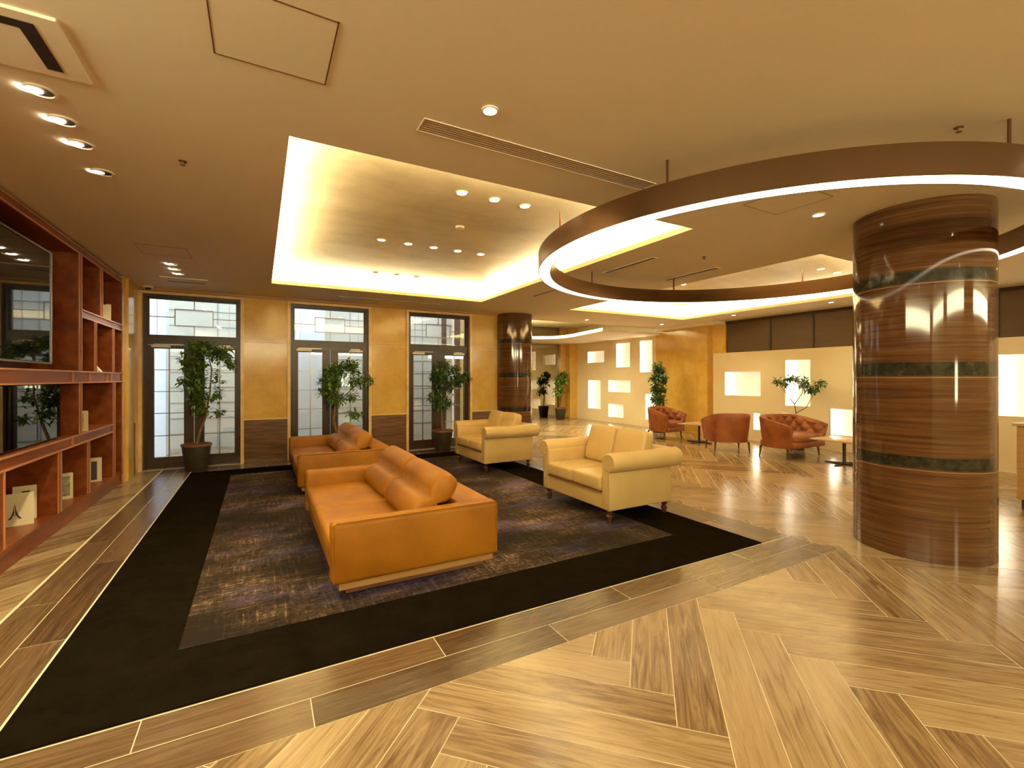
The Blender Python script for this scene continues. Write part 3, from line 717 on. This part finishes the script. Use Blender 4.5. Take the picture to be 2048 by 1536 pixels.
# books and ornaments
def book(c, w, h, th, ang, label, art=None, name='book', lean=0, group='books in the bookcase'):
    t = thing(name, c, label, 'book', ang, group)
    bm = NB(); box(bm, -w/2, w/2, -th/2, -th/2+.003, 0, h); box(bm, -w/2, w/2, th/2-.003, th/2, 0, h); box(bm, -w/2, -w/2+.003, -th/2, th/2, 0, h); obj('cover', bm, 'book', t, local=True)
    bm = NB(); box(bm, -w/2+.003, w/2-.004, -th/2+.003, th/2-.003, .003, h-.003); obj('pages', bm, 'pages', t, local=True)
    if art == 'tower':
        bm = NB(); y = -th/2-.0012; tw = .085; zb = .06; zt = .20
        for sg in (-1, 1):
            p = [(sg*tw/2,zb),(sg*tw/2*.55,zb),(sg*.003,zb+.045),(0,zt),(sg*.009,zb+.075),(sg*.022,zb+.030)]
            vs = [bm.verts.new((a, y, b_)) for a, b_ in p]; bm.faces.new(vs)
        box(bm, -.02, .02, y-.0005, y+.0005, zb+.03, zb+.034)
        obj('tower_print', bm, 'ink', t, local=True)
    elif art == 'strip':
        bm = NB(); box(bm, -w*.12, w*.22, -th/2-.0012, -th/2, h*.08, h*.86); obj('dark_print', bm, 'ink', t, local=True)
    elif art == 'photo':
        bm = NB(); box(bm, -w*.42, w*.30, -th/2-.0012, -th/2, h*.12, h*.88); obj('photo_print', bm, 'grey_print', t, local=True)
    return t
book((-1.85, 5.52, .18), .23, .275, .03, .30, 'cream book with a dark tower picture on its cover, front of the lowest bookcase shelf', 'tower')
book((-1.86, 5.74, .18), .15, .30, .03, .25, 'white book with a dark vertical stripe, standing behind the tower book', 'strip')
book((-1.80, 6.50, .18), .12, .27, .03, .35, 'cream picture book in the second lowest cell of the bookcase', 'photo')
book((-1.80, 7.42, .18), .16, .29, .03, .35, 'cream book with dark figures in the third lowest cell of the bookcase', 'strip')
book((-1.79, 6.78, .865), .20, .22, .10, .3, 'thick book with a green and cream picture cover lying above the lower cells', 'photo')
book((-1.72, 7.62, 2.19), .06, .20, .03, .3, 'left small white book in the top bookcase cell', None)
book((-1.72, 7.72, 2.19), .05, .22, .03, .3, 'right small white book in the top bookcase cell', None)
bm = NB()
vs = [(-.05,-.03,0),(.05,-.03,0),(.05,.04,0),(-.05,.04,0),(-.03,.0,.12)]
V = [bm.verts.new(Vector(v)+Vector((-1.72,7.22,1.53))) for v in vs]
for f in ((0,1,2,3),(0,1,4),(1,2,4),(2,3,4),(3,0,4)): bm.faces.new([V[i] for i in f])
solo('white_ornament', bm, 'pages', (-1.72,7.22,1.53), 'small white pointed ornament in the spotlit bookcase cell', 'ornament')

# ------------------------------------------------------------------ orange sofas
def lobed_cushion(bm, y0, y1, c=(.145,0,.525), a=.232, b=.118, ang=.80, n=26, m=40):
    ca, sa = math.cos(ang), math.sin(ang); rings = []
    for i in range(n+1):
        s = -1+2*i/n; s = math.sin(s*PI/2)
        k = max(1e-3, 1-abs(s)**7)**.5; kk = .62+.38*k
        if i in (0, n): kk = .3
        y = (y0+y1)/2+s*(y1-y0)/2
        ring = []
        for j in range(m):
            t_ = 2*PI*j/m; u = a*math.copysign(abs(math.cos(t_))**.8, math.cos(t_)); w = b*math.copysign(abs(math.sin(t_))**.62, math.sin(t_))
            w *= 1-.66*math.exp(-abs(u)/.035)
            w *= 1+.02*math.sin(9*y+3*u*10)
            u *= kk if i in (0,n) else (.93+.07*k); w *= kk
            ring.append(bm.verts.new((c[0]+u*ca-w*sa, y, c[2]+u*sa+w*ca)))
        rings.append(ring)
    for p, q in zip(rings, rings[1:]):
        for j in range(m): bm.faces.new([p[j], p[(j+1)%m], q[(j+1)%m], q[j]])
    bm.faces.new(rings[0][::-1]); bm.faces.new(rings[-1])
    return bm
def orange_sofa(loc, label):
    t = thing('leather_sofa', loc, label, 'sofa', group='orange leather sofas on the rug')
    LN = 1.0
    def P(name, a, mat='orange', r=.03, seg=4, sm=True):
        bm = NB(); box(bm, *a, r, seg); return obj(name, bm, mat, t, sm, local=True)
    P('plinth', (-.50,.52,-.90,.90,0,.05), 'plinth', .004, 1); P('wood_rail', (-.55,.57,-.96,.96,.05,.10), 'sofa_wood', .004, 1)
    P('base', (-.575,.58,-.97,.97,.10,.24), 'orange', .02, 3)
    P('armrest', (-.60,.60,-LN,-LN+.13,.10,.505), r=.035); P('armrest', (-.60,.60,LN-.13,LN,.10,.505), r=.035)
    P('backrest', (.30,.598,-LN+.125,LN-.125,.12,.50), r=.035)
    for s in (0, 1):
        y0 = -LN+.13+s*(LN-.13); y1 = y0+LN-.13
        bm = NB(); box(bm, -.598, .31, y0+.002, y1-.002, .225, .365, .035, 4); obj('seat_cushion', bm, 'orange', t, True, local=True)
        bm = NB(); lobed_cushion(bm, y0+.02, y1-.015); obj('back_cushion', bm, 'orange', t, 'all', local=True)
    for s in (-1, 1):
        bm = NB(); y = s*LN
        pts = [(-.585,y,.12),(-.585,y,.49),(-.57,y,.503),(.57,y,.503),(.585,y,.49),(.585,y,.12)]
        tube(bm, [(p[0], y-s*.006, p[2]) for p in pts], .005, 6); obj('piping', bm, 'orange', t, True, local=True)
    return t
orange_sofa((1.0, 4.12, .0105), 'nearer orange leather sofa, closest to the camera on the rug')
orange_sofa((1.0, 7.14, .0105), 'farther orange leather sofa, behind the nearer one')

# ------------------------------------------------------------------ cream sofas
def cream_sofa(loc, label):
    t = thing('cream_loveseat', loc, label, 'sofa', group='cream loveseats on the rug')
    def P(name, a, mat='cream', r=.02, seg=3):
        bm = NB(); box(bm, *a, r, seg); return obj(name, bm, mat, t, True, local=True)
    HW = .60
    P('base', (-.424,.424,-HW+.11,HW-.11,.13,.30), r=.012)
    for s in (-1, 1):
        ya, yb = sorted((s*(HW-.12), s*HW))
        P('arm_panel', (-.43,.43,ya,yb,.13,.60), r=.015)
        bm = NB(); yc = s*(HW-.015)
        # rolled top, slightly flared to the outside, swelling toward the back
        tube(bm, [(-.435,yc,.603),(-.42,yc,.603),(.0,yc+s*.004,.603),(.42,yc+s*.008,.605),(.50,yc+s*.008,.605),(.53,yc+s*.006,.605)], [.088,.096,.098,.102,.098,.07], 28)
        rl = obj('rolled_arm', bm, 'cream', t, True, local=True)
        bm = NB()
        for k in range(26):
            if k < 14: th = -PI/2+k*2*PI/18-.6; p = (-.437, yc+s*.078*math.cos(th), .603+.078*math.sin(th))
            else: p = (-.434, s*(HW-.105), .50-(k-14)*.03)
            puff(bm, p, (.008,.012,.012), n=1, e=2)
        for k in range(13): puff(bm, (-.434, s*(HW-.012), .50-k*.03), (.008,.012,.012), n=1, e=2)
        obj('nailhead_trim', bm, 'nail', rl, local=True)
    P('back_panel', (.30,.43,-HW+.10,HW-.10,.13,.60), r=.015)
    bm = NB(); tube(bm, [(.44,-HW+.02,.605),(.44,0,.605),(.44,HW-.02,.605)], .098, 28); obj('rolled_back', bm, 'cream', t, True, local=True)
    for s in (0, 1):
        y0 = -HW+.12+s*(HW-.12); y1 = y0+HW-.12
        bm = NB(); box(bm, -.45, .30, y0+.003, y1-.003, .305, .455, .035, 4); obj('seat_cushion', bm, 'cream', t, True, local=True)
        bm = NB(); rot = Matrix.Rotation(-1.28, 4, 'Y')
        puff(bm, (.20, (y0+y1)/2, .655), (.44,y1-y0-.01,.15), px=.25, n=8, e=7, rot=rot); obj('back_cushion', bm, 'cream', t, 'all', local=True)
        bm = NB(); box(bm, -.452, -.40, y0+.004, y1-.004, .297, .306); obj('cushion_piping', bm, 'plinth', t, local=True)
    for sx in (-1, 1):
        for sy in (-1, 1):
            bm = NB(); lathe(bm, [(.016,0),(.022,.004),(.022,.03),(.032,.05),(.034,.07),(.02,.085),(.03,.10),(.034,.13)], (sx*.38, sy*.54, 0), 18)
            obj('leg', bm, 'darkwood', t, True, local=True)
    return t
cream_sofa((3.43, 4.07, .0105), 'nearer cream loveseat with rolled arms, at the right edge of the rug')
cream_sofa((3.43, 6.92, .0105), 'farther cream loveseat, in front of the third door')

# ------------------------------------------------------------------ tufted settees
def settee(loc, Wd, Dp, rz, label, name='tufted_settee'):
    t = thing(name, loc, label, 'armchair' if Wd < 1.1 else 'settee', rz, 'rust leather tufted seats by the right wall')
    n = 110; pe = 3.2
    path = []
    for i in range(n+1):
        a = -.12+(PI+.24)*i/n       # from right front round the back to left front (back at +y)
        c, s = math.cos(a), math.sin(a)
        x = math.copysign(abs(c)**(2/pe), c); y = math.copysign(abs(s)**(2/pe), s)
        path.append((x*Wd/2, y*Dp*.62-Dp*.12))
    # extend arms to the front
    fr = [(Wd/2*.985, -Dp/2+(path[0][1]+Dp/2)*k/5) for k in range(5)]
    path = fr+path+[(-x, y) for x, y in fr[::-1]]
    N_ = len(path)
    bm = NB(); rows = []
    th = .085; zb = .19
    tot = [0]
    for p, q in zip(path, path[1:]): tot.append(tot[-1]+math.hypot(q[0]-p[0], q[1]-p[1]))
    for i, (x, y) in enumerate(path):
        p0, p1 = path[max(i-1,0)], path[min(i+1,N_-1)]
        tx, ty = p1[0]-p0[0], p1[1]-p0[1]; l = math.hypot(tx, ty) or 1; nx, ny = ty/l, -tx/l   # outward
        if nx*x+ny*(y+Dp*.1) < 0: nx, ny = -nx, -ny
        f = min(1, max(0, (y+Dp/2)/Dp)); ztop = .60+.17*f**.8
        row = []
        def pt(off, z):
            taper = .86+.14*min(1, (z-zb)/(ztop-zb)); row.append(bm.verts.new((x*taper-0+nx*off, y*taper+ny*off, z)))
        for z in (zb, .32, .45, .56): pt(0, z)
        pt(0, ztop-.03); pt(-.012, ztop-.006); pt(-th*.5, ztop); pt(-th*.9, ztop-.01); pt(-th, ztop-.035)
        K = 15
        for k in range(K):
            z = ztop-.05-(ztop-.05-.38)*k/(K-1); u = tot[i]/.13*PI; v = (z-.40)/.115*PI
            tuft = (abs(math.cos((u+v)/2))*abs(math.cos((u-v)/2)))
            pt(-th-.05*tuft**.55+.012, z)
        pt(-th, zb)
        rows.append(row)
    m = len(rows[0])
    for a, b_ in zip(rows, rows[1:]):
        for k in range(m): bm.faces.new([a[k], b_[k], b_[(k+1)%m], a[(k+1)%m]])
    bm.faces.new(rows[0]); bm.faces.new(rows[-1][::-1])
    obj('tufted_back', bm, 'tan', t, 'all' if False else True, local=True)
    bm = NB(); box(bm, -Wd/2*.86+.05, Wd/2*.86-.05, -Dp/2-.02, Dp*.36, .19, .31, .03, 3); obj('seat_base', bm, 'tan', t, True, local=True)
    bm = NB(); puff(bm, (0,-.05,.365), (Wd*.86-.13, Dp*.92, .15), px=.15, n=8, e=6); obj('seat_cushion', bm, 'tan', t, 'all', local=True)
    for sx in (-1, 1):
        for sy in (-1, 1):
            bm = NB(); lx, ly = sx*Wd*.38, sy*Dp*.34
            tube(bm, [(lx*1.05,ly*1.06,0),(lx,ly,.20)], [.011,.022], 10); obj('leg', bm, 'darkwood', t, True, local=True)
    return t
settee((8.60, 7.95, 0), .84, .66, .12, 'farther rust leather tufted armchair, in front of the leafy plant')
settee((8.28, 6.02, 0), .84, .66, PI-.55, 'rust leather armchair seen from behind, between the two tables')
settee((8.74, 5.04, 0), 1.32, .72, .02, 'rust leather tufted two-seat settee in front of the branching tree')
def ctable(x, y, rz, label, w=.72):
    t = thing('coffee_table', (x,y,0), label, 'table', rz, 'low tables between the rust leather seats')
    bm = NB(); box(bm, -w/2, w/2, -w/2, w/2, .405, .43, .008, 2); obj('table_top', bm, 'tabletop', t, True, local=True)
    bm = NB(); tube(bm, [(0,0,.02),(0,0,.405)], .025, 14); obj('column', bm, 'table_leg', t, True, local=True)
    bm = NB()
    for a in (0, PI/2):
        c, s = math.cos(a), math.sin(a); tube(bm, [(-.30*c,-.30*s,.008),(0,0,.022),(.30*c,.30*s,.008)], [.012,.022,.012], 8)
    obj('cross_base', bm, 'table_leg', t, True, local=True)
ctable(8.72, 7.05, .1, 'low wooden table with a dark column, between the two armchairs', .66)
ctable(8.62, 4.06, .0, 'low wooden table with a dark column, left of the big pillar', .74)

# ------------------------------------------------------------------ plants
def leaf(bm, p, d, L_, W_, up=None):
    d = d.normalized(); s = d.cross(up or Vector((0,0,1)))
    if s.length < .1: s = Vector((1,0,0))
    s.normalize(); nrm = s.cross(d)
    a = bm.verts.new(p); b_ = bm.verts.new(p+d*L_*.45+s*W_/2+nrm*L_*.06); c = bm.verts.new(p+d*L_); e = bm.verts.new(p+d*L_*.45-s*W_/2+nrm*L_*.06); m_ = bm.verts.new(p+d*L_*.5-nrm*L_*.02)
    bm.faces.new([a,b_,m_]); bm.faces.new([b_,c,m_]); bm.faces.new([c,e,m_]); bm.faces.new([e,a,m_])
def rdir(rn, dz=-.2):
    v = Vector((rn.gauss(0,1), rn.gauss(0,1), rn.gauss(0,.7)+dz)); return v.normalized()
def plant(name, loc, branches, blobs, label, seed, pot=(.15,.20,.42), cat='potted plant', lsz=(.095,.045), lm='leaf', group=None, twig=True):
    rn = random.Random(seed)
    t = thing(name, loc, label, cat, 0, group)
    r0, r1, h = pot
    bm = NB(); lathe(bm, [(r0*.92,0),(r0,.02),(r1*.97,h-.06),(r1*.97,h-.035)], (0,0,0), 32); obj('pot', bm, 'pot', t, True, local=True)
    bm = NB(); annulus(bm, 0, 0, r1*.88, r1*1.04, h-.035, h, 32); obj('pot_rim', bm, 'pot_rim', t, True, local=True)
    bm = NB(); lathe(bm, [(r1*.88,h-.03),(r1*.88,h-.012)], (0,0,0), 24); obj('soil', bm, 'soil', t, local=True)
    bm = NB()
    for pts, rad in branches: tube(bm, [Vector(p) for p in pts], [rad*(1-.5*i/(len(pts)-1)) for i in range(len(pts))], 8)
    tw = []
    bml = NB()
    for (bx, by, bz, rx, rz_, cnt) in blobs:
        for k in range(cnt):
            v = rdir(rn, 0)*rn.random()**.45
            p = Vector((bx+v.x*rx, by+v.y*rx*.8, bz+v.z*rz_))
            for q in range(5):
                leaf(bml, p+Vector((rn.uniform(-.04,.04),rn.uniform(-.04,.04),rn.uniform(-.04,.04))), rdir(rn, -.35), lsz[0]*rn.uniform(.7,1.25), lsz[1]*rn.uniform(.8,1.2))
            if twig and k % 7 == 0: tube(bm, [Vector((bx,by,bz-rz_*.3)), (Vector((bx,by,bz))+p)/2+Vector((0,0,-.02)), p], [.005,.004,.002], 5)
    obj('trunk', bm, 'bark', t, True, local=True)
    obj('foliage', bml, lm, t, local=True)
    return t
G_ = 'ficus trees in front of the doors'
plant('potted_ficus', (-.88, 8.76, 0), [([(.0,0,.40),(.05,0,.62),(.12,0,.85),(.10,0,1.1),(.0,0,1.35),(-.05,0,1.6),(.02,0,1.8)],.022),([(.12,0,.85),(.18,-.05,1.2),(.20,0,1.6),(.15,0,1.85)],.014),([(.0,0,1.35),(-.08,.04,1.0)],.008),([(.02,0,1.75),(.3,0,1.93),(.42,0,1.75)],.008)],
      [(.02,0,1.95,.16,.10,50),(.28,0,1.86,.17,.13,60),(-.03,0,1.72,.17,.18,75),(-.02,0,1.42,.15,.20,70),(.04,0,1.15,.12,.18,45),(.06,.0,.95,.08,.12,16),(.28,0,1.45,.08,.16,10),(.26,.02,1.18,.09,.10,12),(.30,0,.90,.07,.06,9),(.44,0,1.72,.07,.12,14),(-.19,0,1.42,.03,.05,3)],
      'tall ficus in a dark pot in front of the first door, beside the bookcase', 1, group=G_)
plant('potted_ficus', (1.22, 8.76, 0), [([(.0,0,.40),(-.06,0,.7),(-.03,0,1.0),(.03,0,1.3),(.1,0,1.6)],.022),([(-.03,0,1.0),(.2,0,1.2),(.4,0,1.4),(.58,0,1.42)],.010),([(-.04,0,.8),(.2,0,.85),(.35,0,.8)],.007)],
      [(-.12,0,1.35,.17,.22,80),(-.02,0,1.58,.15,.14,50),(.22,0,1.66,.19,.14,55),(.36,0,1.42,.13,.16,30),(.0,0,1.08,.12,.14,35),(.24,0,1.12,.10,.10,14),(.31,0,.80,.13,.07,18),(.58,0,1.42,.05,.08,9),(-.26,0,1.22,.06,.06,8)],
      'ficus behind the farther orange sofa, in front of the second door', 2, group=G_)
plant('potted_ficus', (3.22, 8.74, 0), [([(.0,0,.40),(-.02,0,.7),(-.03,0,1.0),(.0,0,1.4),(.02,0,1.6)],.024),([(-.02,0,.7),(.1,0,1.1),(.35,0,1.4)],.010)],
      [(-.05,0,1.50,.20,.18,75),(.0,0,1.72,.12,.10,25),(-.13,0,1.15,.17,.20,65),(-.05,0,.93,.15,.12,40),(.26,0,1.62,.13,.12,26),(.33,0,1.40,.17,.15,48),(.50,0,1.48,.10,.12,22),(.10,0,1.3,.14,.15,36),(.13,0,.98,.07,.07,9)],
      'dark ficus in front of the third door, beside the farther cream loveseat', 3, lm='leaf_dark', group=G_)
plant('potted_plant', (9.30, 13.35, 0), [([(0,0,.35),(.03,0,.8),(.0,0,1.3)],.02)], [(.0,0,1.35,.25,.22,60),(.12,0,1.6,.16,.12,24),(-.05,0,1.0,.20,.18,30)],
      'green potted plant in the far passage in front of the mirror wall', 5, lsz=(.13,.06))
plant('potted_plant', (9.45, 8.95, 0), [([(0,0,.35),(.02,0,.8),(-.02,0,1.3),(0,0,1.7)],.018)], [(.0,.0,1.72,.15,.15,45),(.0,0,1.45,.22,.18,60),(-.02,0,1.15,.21,.16,50),(.0,0,.88,.20,.16,45),(-.04,0,.62,.12,.12,14)],
      'leafy potted plant behind the farther rust leather armchair', 6, lsz=(.13,.065), lm='leaf_dark')
plant('potted_tree', (9.62, 5.42, 0), [([(0,0,.35),(.01,.0,.62),(.0,.0,.78),(-.01,.02,.92)],.016),([(-.01,.02,.92),(0,.16,1.10),(0,.30,1.28),(0,.34,1.36)],.010),([(-.01,.02,.92),(0,-.12,1.14),(0,-.16,1.34)],.010),([(0,0,.74),(0,-.20,.86),(0,-.30,1.05),(0,-.38,1.22)],.009),([(0,-.16,1.34),(0,.05,1.47),(0,.15,1.48)],.005)],
      [(0,.34,1.38,.09,.07,16),(0,.08,1.44,.16,.06,20),(0,-.14,1.36,.14,.07,18),(0,-.32,1.24,.14,.07,22),(0,-.50,1.36,.09,.05,10),(0,.22,1.35,.08,.05,9)],
      'small tree with spreading bare branches behind the two-seat settee', 7, lsz=(.10,.045), lm='leaf_dark', twig=False)

# cabinet at the right edge of the picture
t = thing('wooden_cabinet', (7.75, 1.35, 0), 'gold-brown wooden cabinet cut off by the right edge of the picture', 'cabinet')
bm = NB(); box(bm, 7.42, 8.1, .95, 1.77, .10, .92, .008, 1); obj('body', bm, 'sofa_wood', t)
bm = NB(); box(bm, 7.46, 8.06, .98, 1.74, 0, .10); obj('plinth', bm, 'darkwood', t)
bm = NB(); box(bm, 7.39, 8.13, .92, 1.80, .92, .95, .004, 1); obj('top', bm, 'tabletop', t)
